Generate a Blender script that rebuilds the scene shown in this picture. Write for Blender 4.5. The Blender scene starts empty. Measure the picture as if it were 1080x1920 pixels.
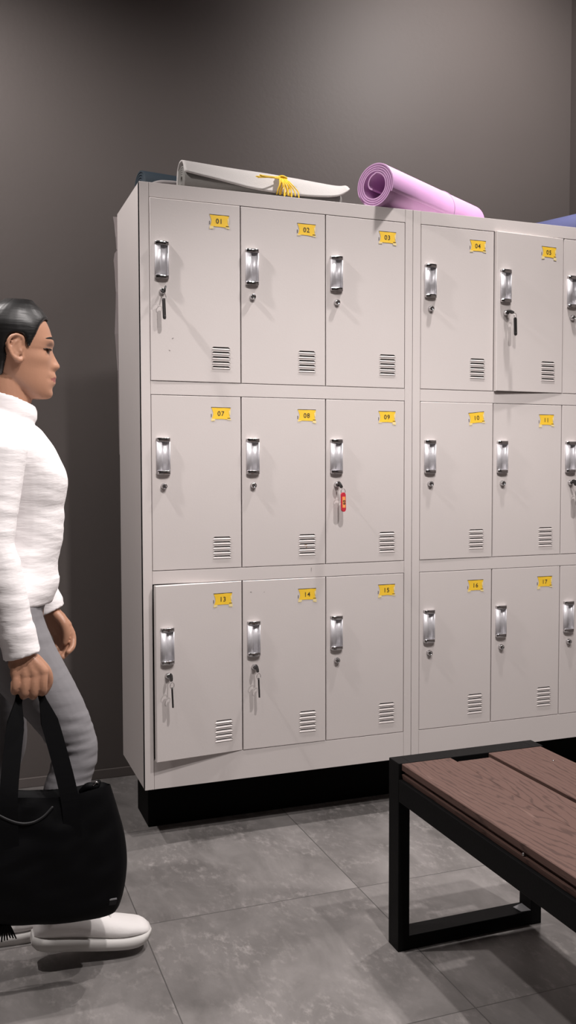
import bpy, bmesh, math, random
from mathutils import Vector, Matrix, noise
random.seed(7)
D = bpy.data
COL = bpy.context.scene.collection
PI = math.pi

# ------------------------------------------------------------------ camera
F, CAM = 1714.2, Vector((-0.5312, -2.7006, 1.1527))
YAW, PITCH, ROLL = 0.3524, -0.0478, -0.0025
fwd = Vector((math.sin(YAW)*math.cos(PITCH), math.cos(YAW)*math.cos(PITCH), math.sin(PITCH)))
rt0 = Vector((math.cos(YAW), -math.sin(YAW), 0)); up0 = rt0.cross(fwd)
rt = rt0*math.cos(ROLL)+up0*math.sin(ROLL); up = -rt0*math.sin(ROLL)+up0*math.cos(ROLL)
cd = D.cameras.new('camera'); cam = D.objects.new('camera', cd); COL.objects.link(cam)
R3 = Matrix((rt, up, -fwd)).transposed()
cam.matrix_world = Matrix.Translation(CAM) @ R3.to_4x4()
cd.sensor_fit = 'VERTICAL'; cd.sensor_height = 24; cd.lens = F/1920*24; cd.clip_start = .02
bpy.context.scene.camera = cam

def P(px, py, Y):
    """point of the vertical plane y=Y seen at a place of the photo"""
    d = fwd + rt*((px-540)/F) + up*((960-py)/F)
    t = (Y-CAM.y)/d.y
    return CAM + d*t

# ------------------------------------------------------------------ materials
MATS = {}
def mat(name, col, rough=.5, metal=0., spec=.5, bump=None, var=None, emit=None, coat=0.):
    """bump=(scale, strength, (sx,sy,sz)), var=(scale, amount, (sx,sy,sz))"""
    m = D.materials.new(name); m.use_nodes = True
    nt = m.node_tree; b = nt.nodes['Principled BSDF']
    b.inputs['Base Color'].default_value = (*col, 1)
    b.inputs['Roughness'].default_value = rough
    b.inputs['Metallic'].default_value = metal
    b.inputs['Specular IOR Level'].default_value = spec
    if coat: b.inputs['Coat Weight'].default_value = coat
    tc = nt.nodes.new('ShaderNodeTexCoord')
    def nz(scale, s3, detail=4):
        mp = nt.nodes.new('ShaderNodeMapping'); mp.inputs['Scale'].default_value = s3
        nt.links.new(tc.outputs['Object'], mp.inputs['Vector'])
        n = nt.nodes.new('ShaderNodeTexNoise'); n.inputs['Scale'].default_value = scale
        n.inputs['Detail'].default_value = detail
        nt.links.new(mp.outputs['Vector'], n.inputs['Vector'])
        return n
    if var:
        n = nz(var[0], var[2]); a = var[1]
        r = nt.nodes.new('ShaderNodeValToRGB')
        r.color_ramp.elements[0].position = .3; r.color_ramp.elements[1].position = .7
        r.color_ramp.elements[0].color = (*[max(0, c*(1-a)) for c in col], 1)
        r.color_ramp.elements[1].color = (*[min(1, c*(1+a)) for c in col], 1)
        nt.links.new(n.outputs['Fac'], r.inputs['Fac']); nt.links.new(r.outputs['Color'], b.inputs['Base Color'])
    if bump:
        n = nz(bump[0], bump[2]); bp = nt.nodes.new('ShaderNodeBump')
        bp.inputs['Strength'].default_value = bump[1]; bp.inputs['Distance'].default_value = .01
        nt.links.new(n.outputs['Fac'], bp.inputs['Height']); nt.links.new(bp.outputs['Normal'], b.inputs['Normal'])
    if emit:
        b.inputs['Emission Color'].default_value = (*emit[0], 1); b.inputs['Emission Strength'].default_value = emit[1]
    MATS[name] = m
    return m

U = (1, 1, 1)
mat('wall_paint', (.112, .097, .092), .55, spec=.3, bump=(60, .05, U), var=(1.2, .04, U))
mat('ceiling_paint', (.05, .047, .047), .8)
mat('locker_paint', (.60, .556, .543), .38, spec=.45, bump=(180, .02, U), var=(2.5, .025, U))
mat('gap_shade', (.012, .011, .011), .8)  # painted shade for door gaps, louver mouths and label slits
mat('aluminium', (.66, .65, .68), .42, metal=.35, bump=(90, .10, (1, 1, .05)))
mat('chrome', (.62, .61, .62), .12, metal=1)
mat('lock_slot', (.01, .01, .01), .5)
mat('yellow_paper', (.88, .56, .035), .6, var=(30, .06, U))
mat('cream_paper', (.80, .66, .33), .7)
mat('ink', (.03, .025, .02), .6)
mat('black_plastic', (.012, .011, .011), .4)
mat('red_plastic', (.50, .03, .05), .3)
mat('orange_label', (.85, .33, .10), .5)
mat('tan_label', (.62, .46, .20), .5)
mat('rust', (.30, .17, .09), .8)
mat('scuff', (.22, .20, .19), .7)
mat('black_steel', (.0042, .0042, .0044), .5, spec=.08, bump=(300, .05, U))
mat('plinth_black', (.002, .002, .002), .6, spec=.06)
mat('mat_purple', (.56, .31, .55), .55, bump=(350, .10, U), var=(8, .03, U))
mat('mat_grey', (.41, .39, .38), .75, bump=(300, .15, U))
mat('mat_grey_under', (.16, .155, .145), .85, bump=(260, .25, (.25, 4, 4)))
mat('mat_teal', (.018, .030, .042), .6, bump=(300, .1, U))
mat('mat_blue', (.055, .062, .145), .6, bump=(300, .1, U))
mat('mat_navy', (.012, .015, .03), .7)
mat('cord_yellow', (.80, .52, .02), .6)
mat('strap_grey', (.30, .28, .28), .8)
mat('skin', (.43, .225, .145), .42, spec=.4, bump=(220, .04, U), var=(14, .05, U))
mat('skin_lip', (.30, .10, .085), .4)
mat('hair', (.005, .0046, .0046), .42, spec=.42, bump=(8, .10, (1.0, 10, 16)))
mat('eye_dark', (.015, .01, .008), .2)
mat('shirt', (.87, .835, .84), .75, spec=.2, bump=(16, .30, (.7, .7, 3.2)))
mat('leggings', (.225, .218, .23), .6, spec=.3, bump=(22, .10, (.8, .8, 2.4)))
mat('shoe_white', (.76, .73, .72), .55, bump=(60, .08, U))
mat('sole_white', (.66, .64, .62), .6)
mat('shoe_lining', (.05, .05, .05), .8)
mat('bag_black', (.0016, .0016, .0021), .65, spec=.1, bump=(9, .25, (1, 1, .7)))
mat('bag_seam', (.006, .006, .007), .5, spec=.3)
mat('tag_grey', (.22, .22, .23), .5)
mat('film', (.26, .23, .23), .35)
mat('lamp_white', (.7, .7, .7), .5)
mat('lamp_glow', (1, 1, 1), .5, emit=((1, .95, .92), 25))

def floor_mat():
    m = D.materials.new('floor_tile'); m.use_nodes = True; nt = m.node_tree; N = nt.nodes; L = nt.links
    b = N['Principled BSDF']
    tc = N.new('ShaderNodeTexCoord')
    sep = N.new('ShaderNodeSeparateXYZ'); L.new(tc.outputs['Object'], sep.inputs[0])
    def mth(op, a, v=None, c=None):
        n = N.new('ShaderNodeMath'); n.operation = op
        for i, q in enumerate((a, v, c)):
            if q is None: continue
            if isinstance(q, (int, float)): n.inputs[i].default_value = q
            else: L.new(q, n.inputs[i])
        return n.outputs[0]
    def joint(o, off):
        t = mth('DIVIDE', mth('ADD', o, off), .6)
        fr = mth('FRACT', t)
        d = mth('MULTIPLY', mth('MINIMUM', fr, mth('SUBTRACT', 1, fr)), .6)
        return d, mth('FLOOR', t)
    dx, ix = joint(sep.outputs[0], .1018+6); dy, iy = joint(sep.outputs[1], .4545+6)
    d = mth('MINIMUM', dx, dy)
    g = mth('LESS_THAN', d, .0014)
    # each tile shifts the cloud pattern
    cx = N.new('ShaderNodeCombineXYZ')
    L.new(mth('MULTIPLY', ix, 3.7), cx.inputs[0]); L.new(mth('MULTIPLY', iy, 5.3), cx.inputs[1])
    va = N.new('ShaderNodeVectorMath'); va.operation = 'ADD'
    L.new(tc.outputs['Object'], va.inputs[0]); L.new(cx.outputs[0], va.inputs[1])
    n1 = N.new('ShaderNodeTexNoise'); n1.inputs['Scale'].default_value = 3.6; n1.inputs['Detail'].default_value = 8; n1.inputs['Roughness'].default_value = .62
    n1.inputs['Distortion'].default_value = .5
    mp = N.new('ShaderNodeMapping'); mp.inputs['Scale'].default_value = (1.7, .9, 1); mp.inputs['Rotation'].default_value = (0, 0, .35)
    L.new(va.outputs[0], mp.inputs[0]); L.new(mp.outputs[0], n1.inputs['Vector'])
    r1 = N.new('ShaderNodeValToRGB'); e = r1.color_ramp.elements
    e[0].position = .34; e[0].color = (.122, .114, .110, 1); e[1].position = .68; e[1].color = (.220, .206, .201, 1)
    L.new(n1.outputs['Fac'], r1.inputs[0])
    n2 = N.new('ShaderNodeTexNoise'); n2.inputs['Scale'].default_value = 26; n2.inputs['Detail'].default_value = 6; n2.inputs['Roughness'].default_value = .7
    L.new(mp.outputs[0], n2.inputs['Vector'])
    n3 = N.new('ShaderNodeTexNoise'); n3.inputs['Scale'].default_value = 5; n3.inputs['Detail'].default_value = 3
    L.new(va.outputs[0], n3.inputs['Vector'])
    k = mth('MULTIPLY', mth('GREATER_THAN', n2.outputs['Fac'], .585), mth('GREATER_THAN', n3.outputs['Fac'], .52))
    r2 = N.new('ShaderNodeValToRGB'); e = r2.color_ramp.elements
    e[0].position = .50; e[0].color = (0, 0, 0, 1); e[1].position = .70; e[1].color = (1, 1, 1, 1)
    L.new(n2.outputs['Fac'], r2.inputs[0])
    kk = mth('MULTIPLY', r2.outputs[0], mth('MULTIPLY', mth('SUBTRACT', n3.outputs['Fac'], .40), 3.0))
    mx = N.new('ShaderNodeMix'); mx.data_type = 'RGBA'; mx.clamp_factor = True
    L.new(kk, mx.inputs[0]); L.new(r1.outputs[0], mx.inputs[6]); mx.inputs[7].default_value = (.36, .335, .325, 1)
    mg = N.new('ShaderNodeMix'); mg.data_type = 'RGBA'
    L.new(g, mg.inputs[0]); L.new(mx.outputs[2], mg.inputs[6]); mg.inputs[7].default_value = (.075, .07, .068, 1)
    L.new(mg.outputs[2], b.inputs['Base Color'])
    b.inputs['Roughness'].default_value = .42; b.inputs['Specular IOR Level'].default_value = .35
    bp = N.new('ShaderNodeBump'); bp.inputs['Strength'].default_value = .25; bp.inputs['Distance'].default_value = .004
    hh = mth('SUBTRACT', mth('MULTIPLY', n2.outputs['Fac'], .35), g)
    L.new(hh, bp.inputs['Height']); L.new(bp.outputs[0], b.inputs['Normal'])
    MATS['floor_tile'] = m
floor_mat()

def wood_mat():
    m = D.materials.new('composite_wood'); m.use_nodes = True; nt = m.node_tree; N = nt.nodes; L = nt.links
    b = N['Principled BSDF']
    tc = N.new('ShaderNodeTexCoord')
    mp = N.new('ShaderNodeMapping'); mp.inputs['Scale'].default_value = (1, .17, 1); mp.inputs['Location'].default_value = (.07, .02, 0)
    L.new(tc.outputs['Object'], mp.inputs[0])
    w = N.new('ShaderNodeTexWave'); w.wave_type = 'RINGS'; w.rings_direction = 'Z'; w.inputs['Scale'].default_value = 26
    w.inputs['Distortion'].default_value = 7; w.inputs['Detail'].default_value = 2.5; w.inputs['Detail Scale'].default_value = 2.2
    L.new(mp.outputs[0], w.inputs['Vector'])
    mp2 = N.new('ShaderNodeMapping'); mp2.inputs['Scale'].default_value = (90, 7, 90)
    L.new(tc.outputs['Object'], mp2.inputs[0])
    n = N.new('ShaderNodeTexNoise'); n.inputs['Scale'].default_value = 1.4; n.inputs['Detail'].default_value = 5
    L.new(mp2.outputs[0], n.inputs['Vector'])
    r = N.new('ShaderNodeValToRGB'); e = r.color_ramp.elements
    e[0].position = .0; e[0].color = (.060, .033, .027, 1); e[1].position = .22; e[1].color = (.098, .055, .045, 1)
    L.new(w.outputs['Fac'], r.inputs[0])
    r2 = N.new('ShaderNodeValToRGB'); e = r2.color_ramp.elements
    e[0].position = .66; e[0].color = (0, 0, 0, 1); e[1].position = .76; e[1].color = (1, 1, 1, 1)
    L.new(n.outputs['Fac'], r2.inputs[0])
    mx = N.new('ShaderNodeMix'); mx.data_type = 'RGBA'; L.new(r2.outputs[0], mx.inputs[0]); L.new(r.outputs[0], mx.inputs[6])
    mx.inputs[7].default_value = (.135, .082, .068, 1)
    L.new(mx.outputs[2], b.inputs['Base Color'])
    b.inputs['Roughness'].default_value = .6; b.inputs['Specular IOR Level'].default_value = .25
    ad = N.new('ShaderNodeMath'); ad.operation = 'ADD'; L.new(r.outputs[0], ad.inputs[0]); 
    ml = N.new('ShaderNodeMath'); ml.operation = 'MULTIPLY'; ml.inputs[1].default_value = .25
    L.new(n.outputs['Fac'], ml.inputs[0]); L.new(ml.outputs[0], ad.inputs[1])
    bp = N.new('ShaderNodeBump'); bp.inputs['Strength'].default_value = .5; bp.inputs['Distance'].default_value = .004
    L.new(ad.outputs[0], bp.inputs['Height']); L.new(bp.outputs[0], b.inputs['Normal'])
    MATS['composite_wood'] = m
wood_mat()

# ------------------------------------------------------------------ mesh builder
class MB:
    def __init__(s): s.v = []; s.f = []; s.m = []; s.sm = []; s.mats = []
    def mi(s, name):
        if name not in s.mats: s.mats.append(name)
        return s.mats.index(name)
    def add(s, vs, fs, mname, smooth=False, T=None):
        o = len(s.v); k = s.mi(mname)
        for p in vs:
            p = Vector(p); s.v.append(T @ p if T else p)
        for f in fs: s.f.append([i+o for i in f]); s.m.append(k); s.sm.append(smooth)
    def box(s, lo, hi, m, bev=0., T=None):
        (a, b, c), (d, e, g) = lo, hi
        if bev <= 0:
            vs = [(x, y, z) for x in (a, d) for y in (b, e) for z in (c, g)]
            fs = [(0, 1, 3, 2), (4, 6, 7, 5), (0, 4, 5, 1), (2, 3, 7, 6), (0, 2, 6, 4), (1, 5, 7, 3)]
            s.add(vs, fs, m, T=T)
        else:
            bm = bmesh.new()
            bmesh.ops.create_cube(bm, size=1)
            for v in bm.verts:
                v.co = Vector((a+(d-a)*(v.co.x+.5), b+(e-b)*(v.co.y+.5), c+(g-c)*(v.co.z+.5)))
            bmesh.ops.bevel(bm, geom=bm.edges[:], offset=bev, segments=2, profile=.5, affect='EDGES')
            bm.verts.index_update()
            s.add([v.co.copy() for v in bm.verts], [[v.index for v in f.verts] for f in bm.faces], m, T=T)
            bm.free()
    def loft(s, rings, m, smooth=True, cap=True, closed=True, T=None):
        n = len(rings[0]); vs = [p for r in rings for p in r]; fs = []
        for i in range(len(rings)-1):
            for j in range(n if closed else n-1):
                k = (j+1) % n
                fs.append((i*n+j, i*n+k, (i+1)*n+k, (i+1)*n+j))
        s.add(vs, fs, m, smooth, T)
        if cap:
            o = len(s.v)-len(vs); k = s.mi(m)
            s.f.append(list(range(o, o+n))[::-1]); s.m.append(k); s.sm.append(False)
            e = o+(len(rings)-1)*n
            s.f.append(list(range(e, e+n))); s.m.append(k); s.sm.append(False)
    def tube(s, pts, rad, m, n=12, sub=0, flat=1., ref=None, T=None, round_ends=False):
        """rad: number or list; flat: squash of the second axis"""
        pts = [Vector(p) for p in pts]
        if not isinstance(rad, (list, tuple)): rad = [rad]*len(pts)
        rad = list(rad)
        if sub: pts, rad = crm(pts, rad, sub)
        if round_ends:
            d0 = (pts[0]-pts[1]).normalized(); d1 = (pts[-1]-pts[-2]).normalized()
            r0, r1 = rad[0], rad[-1]
            pre = [(pts[0]+d0*r0*math.sin(a), r0*math.cos(a)) for a in (1.45, 1.1, .7, .35)]
            post = [(pts[-1]+d1*r1*math.sin(a), r1*math.cos(a)) for a in (.35, .7, 1.1, 1.45)]
            pts = [p for p, _ in pre]+pts+[p for p, _ in post]; rad = [r for _, r in pre]+rad+[r for _, r in post]
        rings = []; pu = Vector(ref) if ref else None
        for i, p in enumerate(pts):
            t = (pts[min(i+1, len(pts)-1)]-pts[max(i-1, 0)]).normalized()
            if pu is None:
                pu = Vector((0, 0, 1)) if abs(t.z) < .9 else Vector((1, 0, 0))
            u = (pu-t*pu.dot(t))
            if u.length < 1e-6: u = t.orthogonal()
            u.normalize(); pu = u if ref is None else Vector(ref)
            w = t.cross(u)
            r = rad[i]
            rings.append([p+u*(r*math.cos(2*PI*j/n))+w*(r*flat*math.sin(2*PI*j/n)) for j in range(n)])
        s.loft(rings, m, True, True, True, T)
    def disc(s, c, r, ax, m, n=24, T=None):
        c = Vector(c); ax = Vector(ax).normalized(); u = ax.orthogonal().normalized(); w = ax.cross(u)
        s.add([c+u*(r*math.cos(2*PI*i/n))+w*(r*math.sin(2*PI*i/n)) for i in range(n)], [list(range(n))], m, T=T)
    def lathe(s, prof, c, ax, m, n=24, smooth=True, T=None):
        """prof: [(radius, height along ax)]"""
        c = Vector(c); ax = Vector(ax).normalized(); u = ax.orthogonal().normalized(); w = ax.cross(u)
        s.loft([[c+ax*h+u*(r*math.cos(2*PI*i/n))+w*(r*math.sin(2*PI*i/n)) for i in range(n)] for r, h in prof], m, smooth, True, True, T)
    def ball(s, c, r, m, seg=20, ring=12, T=None):
        c = Vector(c); r = Vector(r) if not isinstance(r, (int, float)) else Vector((r, r, r))
        rings = []
        for i in range(ring+1):
            a = -PI/2+PI*(i+.02)/(ring+.04)
            rings.append([c+Vector((r.x*math.cos(a)*math.cos(2*PI*j/seg), r.y*math.cos(a)*math.sin(2*PI*j/seg), r.z*math.sin(a))) for j in range(seg)])
        s.loft(rings, m, True, True, True, T)
    def extrude(s, poly, vec, m, smooth=False, T=None):
        vec = Vector(vec); poly = [Vector(p) for p in poly]
        s.loft([poly, [p+vec for p in poly]], m, smooth, True, True, T)
    def mesh(s, name):
        me = D.meshes.new(name)
        me.from_pydata([tuple(v) for v in s.v], [], s.f)
        for q in s.mats: me.materials.append(MATS[q])
        me.polygons.foreach_set('material_index', s.m); me.polygons.foreach_set('use_smooth', s.sm)
        bm = bmesh.new(); bm.from_mesh(me); bmesh.ops.recalc_face_normals(bm, faces=bm.faces[:]); bm.to_mesh(me); bm.free()
        me.update(); return me
    def build(s, name, parent=None, label=None):
        return link(name, s.mesh(name), parent, label)

def link(name, data, parent=None, label=None):
    o = D.objects.new(name, data); COL.objects.link(o)
    if parent: o.parent = parent
    if label: o['label'] = label
    return o
def thing(name, label, cat, loc=(0, 0, 0), group=None):
    o = link(name, None); o.location = loc; o['label'] = label; o['category'] = cat
    if group: o['group'] = group
    o.empty_display_size = .05
    return o
def tag(o, label, cat, group=None):
    o['label'] = label; o['category'] = cat
    if group: o['group'] = group
    return o
def copy_tree(o, parent=None):
    c = o.copy(); COL.objects.link(c)
    if parent: c.parent = parent
    for ch in list(o.children): copy_tree(ch, c)
    return c
def local(mb, org):
    org = Vector(org); mb.v = [v-org for v in mb.v]; return mb

def crm(pts, rad, sub):
    """Catmull-Rom through points with radii"""
    op, orr = [], []
    n = len(pts)
    for i in range(n-1):
        p0, p1, p2, p3 = pts[max(i-1, 0)], pts[i], pts[i+1], pts[min(i+2, n-1)]
        r0, r1, r2, r3 = rad[max(i-1, 0)], rad[i], rad[i+1], rad[min(i+2, n-1)]
        for k in range(sub):
            t = k/sub; a, b, c, d = (-t**3+2*t*t-t)/2, (3*t**3-5*t*t+2)/2, (-3*t**3+4*t*t+t)/2, (t**3-t*t)/2
            op.append(p0*a+p1*b+p2*c+p3*d); orr.append(max(1e-4, r0*a+r1*b+r2*c+r3*d))
    op.append(pts[-1]); orr.append(rad[-1])
    return op, orr
def interp(tab, x):
    """smooth table lookup, tab sorted by first"""
    if x <= tab[0][0]: return tab[0][1]
    if x >= tab[-1][0]: return tab[-1][1]
    for i in range(len(tab)-1):
        if tab[i][0] <= x <= tab[i+1][0]:
            x0, y0 = tab[i]; x1, y1 = tab[i+1]
            xm, ym = tab[max(i-1, 0)]; xp, yp = tab[min(i+2, len(tab)-1)]
            m0 = (y1-ym)/(x1-xm) if x1 != xm else 0; m1 = (yp-y0)/(xp-x0) if xp != x0 else 0
            h = x1-x0; t = (x-x0)/h
            return (2*t**3-3*t*t+1)*y0+(t**3-2*t*t+t)*h*m0+(-2*t**3+3*t*t)*y1+(t**3-t*t)*h*m1

def text_into(mb, s, size, m, T, bold=.0):
    """adds flat lettering; T maps the text plane x,y to the place"""
    cu = D.curves.new('lettering', 'FONT'); cu.body = s; cu.size = size; cu.align_x = 'CENTER'; cu.align_y = 'CENTER'
    cu.offset = bold; cu.resolution_u = 4; cu.space_character = 1.12
    o = D.objects.new('lettering', cu); COL.objects.link(o)
    dg = bpy.context.evaluated_depsgraph_get()
    me = D.meshes.new_from_object(o.evaluated_get(dg))
    mb.add([v.co.copy() for v in me.vertices], [list(p.vertices) for p in me.polygons], m, T=T)
    D.objects.remove(o); D.curves.remove(cu); D.meshes.remove(me)

# ------------------------------------------------------------------ room
XW, YW, ZC = 2.034, .69, 3.2
XL, YF = -2.9, -4.3
def struct(name, mb):
    o = mb.build(name); o['kind'] = 'structure'; return o
b = MB(); b.box((XL-.1, YF-.1, -.1), (XW+.1, YW+.1, 0), 'floor_tile'); struct('floor', b)
b = MB(); b.box((XL-.1, YF-.1, ZC), (XW+.1, YW+.1, ZC+.1), 'ceiling_paint'); struct('ceiling', b)
b = MB(); b.box((XL-.1, YW, 0), (XW+.1, YW+.1, ZC), 'wall_paint'); struct('wall_back', b)
b = MB(); b.box((XW, YF, 0), (XW+.1, YW, ZC), 'wall_paint'); struct('wall_right', b)
b = MB(); b.box((XL-.1, YF, 0), (XL, YW, ZC), 'wall_paint'); struct('wall_left', b)
b = MB(); b.box((XL-.1, YF-.1, 0), (XW+.1, YF, ZC), 'wall_paint'); struct('wall_front', b)
mat('skirting', (.13, .112, .106), .5)
b = MB(); b.box((XL, YW-.008, 0), (XW, YW, .035), 'skirting', .002); struct('baseboard_back', b)

# ------------------------------------------------------------------ lockers
A_ = .0281; WL = .9; DW = (WL-2*A_)/3; DP = .3745
ZT, ZB = 1.9935, .1811
ROWS = [(1.9515, 1.4123), (1.3732, .8448), (.8054, .2704)]

def carcass():
    b = MB(); m = 'locker_paint'; t = .0012
    b.box((0, .0, ZB), (.012, DP, ZT), m); b.box((WL-.012, 0, ZB), (WL-.0015, DP, ZT), m)
    b.box((.012, .016, ZT-.012), (WL-.012, DP, ZT), m); b.box((.012, .016, ZB), (WL-.012, DP, ZB+.012), m)
    b.box((.012, DP-.004, ZB+.012), (WL-.012, DP, ZT-.012), m)
    # stiles and rails of the front frame
    b.box((0, -.0004, ZB), (A_, .02, ZT), m, .0008); b.box((WL-A_, -.0004, ZB), (WL-.0015, .02, ZT), m, .0008)
    zs = [(ZT, ROWS[0][0]), (ROWS[0][1], ROWS[1][0]), (ROWS[1][1], ROWS[2][0]), (ROWS[2][1], ZB)]
    for hi, lo in zs: b.box((A_+.0006, 0, lo), (WL-A_-.0006, .02, hi), m, .0006)
    for i in (1, 2):                                             # uprights behind the doors
        x = A_+i*DW; b.box((x-.012, .021, ZB+.012), (x+.012, DP-.004, ZT-.012), m)
    for z in ((ROWS[0][1]+ROWS[1][0])/2, (ROWS[1][1]+ROWS[2][0])/2):
        b.box((.012, .021, z-.01), (WL-.012, DP-.004, z+.01), m)
    # dark sheet added behind the doors, painting shade into the gaps round them
    for hi, lo in ROWS: b.box((A_+.0008, .0195, lo), (WL-A_-.0008, .0205, hi), 'gap_shade')
    return b

VX0, VX1 = .188, .247
def door_mesh(h, marks=()):
    """door panel, origin at its lower left front corner; returns MB"""
    b = MB(); m = 'locker_paint'; w = DW; g = .0016; c = .0014; th = .018
    x0, x1, z0, z1 = g, w-g, g, h-g
    zt = h-.430
    lou = [(zt-.0145*k-.0085, zt-.0145*k) for k in range(5)]       # five pressed-in slots
    lou = lou[::-1]
    zs = [z0+c]; cells = []
    for a, d in lou: zs += [a, d]
    zs.append(z1-c)
    xs = [x0+c, VX0, VX1, x1-c]
    for i in range(len(zs)-1):
        for j in range(3):
            hole = j == 1 and i % 2 == 1
            if not hole:
                b.add([(xs[j], 0, zs[i]), (xs[j+1], 0, zs[i]), (xs[j+1], 0, zs[i+1]), (xs[j], 0, zs[i+1])], [(0, 1, 2, 3)], m)
            else:
                a, d = zs[i], zs[i+1]; xa, xb = VX0, VX1; e = .006; y = .0075; q = .0035
                # pressed slope from a proud lower lip to the recessed top, mouth above it coloured dark as shade
                A0, A1 = (xa, 0, a), (xb, 0, a); B0, B1 = (xa+.002, -.0022, a+.0008), (xb-.002, -.0022, a+.0008)
                C0, C1 = (xa+e*.5, .0030, d-.0033), (xb-e*.5, .0030, d-.0033); E0, E1 = (xa+e*.5, .006, d), (xb-e*.5, .006, d)
                D0, D1 = (xa, 0, d), (xb, 0, d)
                b.add([A0, A1, B1, B0], [(0, 1, 2, 3)], m); b.add([B0, B1, C1, C0], [(0, 1, 2, 3)], m)
                b.add([A0, B0, C0, D0], [(0, 1, 2), (0, 2, 3)], m); b.add([A1, D1, C1, B1], [(0, 1, 2), (0, 2, 3)], m)
                b.add([C0, C1, E1, E0], [(0, 1, 2, 3)], 'gap_shade'); b.add([D0, E0, E1, D1], [(0, 1, 2, 3)], 'gap_shade')
                b.add([D0, C0, E0], [(0, 1, 2)], 'gap_shade'); b.add([D1, E1, C1], [(0, 1, 2)], 'gap_shade')
                # curved upper corners of the slot
                b.add([(xa, -.0001, d), (xa+e, -.0001, d), (xa, -.0001, d-.005)], [(0, 2, 1)], m)
                b.add([(xb, -.0001, d), (xb, -.0001, d-.005), (xb-e, -.0001, d)], [(0, 2, 1)], m)
    # chamfer and sides
    o = [(x0, c, z0), (x1, c, z0), (x1, c, z1), (x0, c, z1)]; i_ = [(x0+c, 0, z0+c), (x1-c, 0, z0+c), (x1-c, 0, z1-c), (x0+c, 0, z1-c)]
    k = [(x0, th, z0), (x1, th, z0), (x1, th, z1), (x0, th, z1)]
    vs = i_+o+k
    fs = []
    for r in range(4):
        n = (r+1) % 4
        fs += [(r, n, n+4, r+4), (r+4, n+4, n+8, r+8)]
    fs.append((8, 9, 10, 11)); b.add(vs, fs, m)
    for (mx, mz, r, kind, ang) in marks:
        n = 9
        b.add([(mx+(r*(1+.5*math.sin(7*i))*math.cos(2*PI*i/n))*math.cos(ang)-(r*.45*math.sin(2*PI*i/n))*math.sin(ang), -.0002,
                mz+(r*(1+.5*math.sin(7*i))*math.cos(2*PI*i/n))*math.sin(ang)+(r*.45*math.sin(2*PI*i/n))*math.cos(ang)) for i in range(n)], [list(range(n))], kind)
    return b

def handle_mesh():
    """recessed pull: aluminium channel between two chrome end caps, origin at its lower left, 42 x 110 mm"""
    b = MB(); H = .110; W = .042
    prof = [(0, 0), (.0005, -.006), (.003, -.0085), (.009, -.0098), (.0150, -.0098), (.0165, -.0085), (.0172, -.0045), (.0195, -.0018), (.024, -.0009),
            (.030, -.0009), (.0345, -.0018), (.0368, -.0045), (.0375, -.0080), (.0390, -.0090), (.0408, -.0080), (.0418, -.005), (.042, 0)]
    b.loft([[(x, y, .010) for x, y in prof], [(x, y, H-.010) for x, y in prof]], 'aluminium', True)
    def cap(z0, z1):
        n = 14
        def ring(z, s): return [(W/2+(W/2)*s*math.cos(PI*i/n), -(.004+.0095*math.sin(PI*i/n)**.6)*s if 0 < i < n else 0, z) for i in range(n+1)]
        b.loft([ring(z0, .95), ring(z0+.0012, 1), ring(z1-.0012, 1), ring(z1, .95)], 'chrome', True)
    cap(0, .0115); cap(H-.0115, H)
    return b.mesh('handle')
def lock_mesh():
    b = MB()
    b.lathe([(.0098, .0), (.0098, .003), (.0086, .0045), (.0084, .0105), (.0072, .0120), (.0050, .0122), (.0048, .0110), (.001, .0110)], (0, 0, 0), (0, -1, 0), 'chrome', 20)
    b.box((-.0009, -.0114, -.0036), (.0009, -.0108, .0036), 'lock_slot')
    return b.mesh('lock')
def label_mesh(txt, dx=0, dz=0, tilt=0, seed=0):
    """yellow paper card pushed behind four slits; origin at its middle"""
    r = random.Random(seed); b = MB(); w, h = .0305, .0185
    top = [(-w, h), (-w*.3, h-.0004), (w*.4, h+.0003), (w, h-.0004)]
    right = [(w-.004, h*.45), (w-.0055, 0), (w-.003, -h*.45), (w-.001, -h*.8)]
    bot = [(w*.55, -h*.85-r.random()*.001), (w*.1, -h*.82), (-w*.5, -h*.86+r.random()*.001)]
    left = [(-w+.001, -h*.8), (-w+.0045, -h*.35), (-w+.0055, .1*h), (-w+.0035, h*.5)]
    y = -.0007
    poly = top+right+bot+left
    b.add([(x, y, z) for x, z in poly], [list(range(len(poly)))], 'yellow_paper')
    # cream torn corner tabs
    for sx in (-1, 1):
        q = r.uniform(.8, 1.15)
        b.add([(sx*w*1.02, y-.0003, -h*.78), (sx*w*.62, y-.0003, -h*.82), (sx*w*(.58+.05*q), y-.0003, -h*1.12*q), (sx*w*1.03, y-.0003, -h*1.2*q)], [(0, 1, 2, 3)], 'cream_paper')
    b.add([(w*.80, y-.0002, h*.5), (w*.99, y-.0002, h*.7), (w*.95, y-.0002, -h*.2), (w*.86, y-.0002, -h*.1)], [(0, 1, 2, 3)], 'cream_paper')
    # slits round the card: strips coloured dark as their shade
    b.box((-w*1.03, -.0006, h), (w*1.0, .0001, h+.0018), 'gap_shade')
    b.box((w*.66, -.0012, -h*.70), (w*.98, -.0010, -h*.62), 'gap_shade'); b.box((-w*1.04, -.0009, -h*.55), (-w*.99, .0001, h*.0), 'gap_shade')
    text_into(b, txt, .0205, 'ink', Matrix(((1, 0, 0, -.001), (0, 0, 1, y-.0004), (0, 1, 0, .0005), (0, 0, 0, 1))), bold=.0002)
    T = Matrix.Translation((dx, 0, dz)) @ Matrix.Rotation(tilt, 4, 'Y')
    b.v = [T @ v for v in b.v]
    return b.mesh('number_label')

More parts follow.
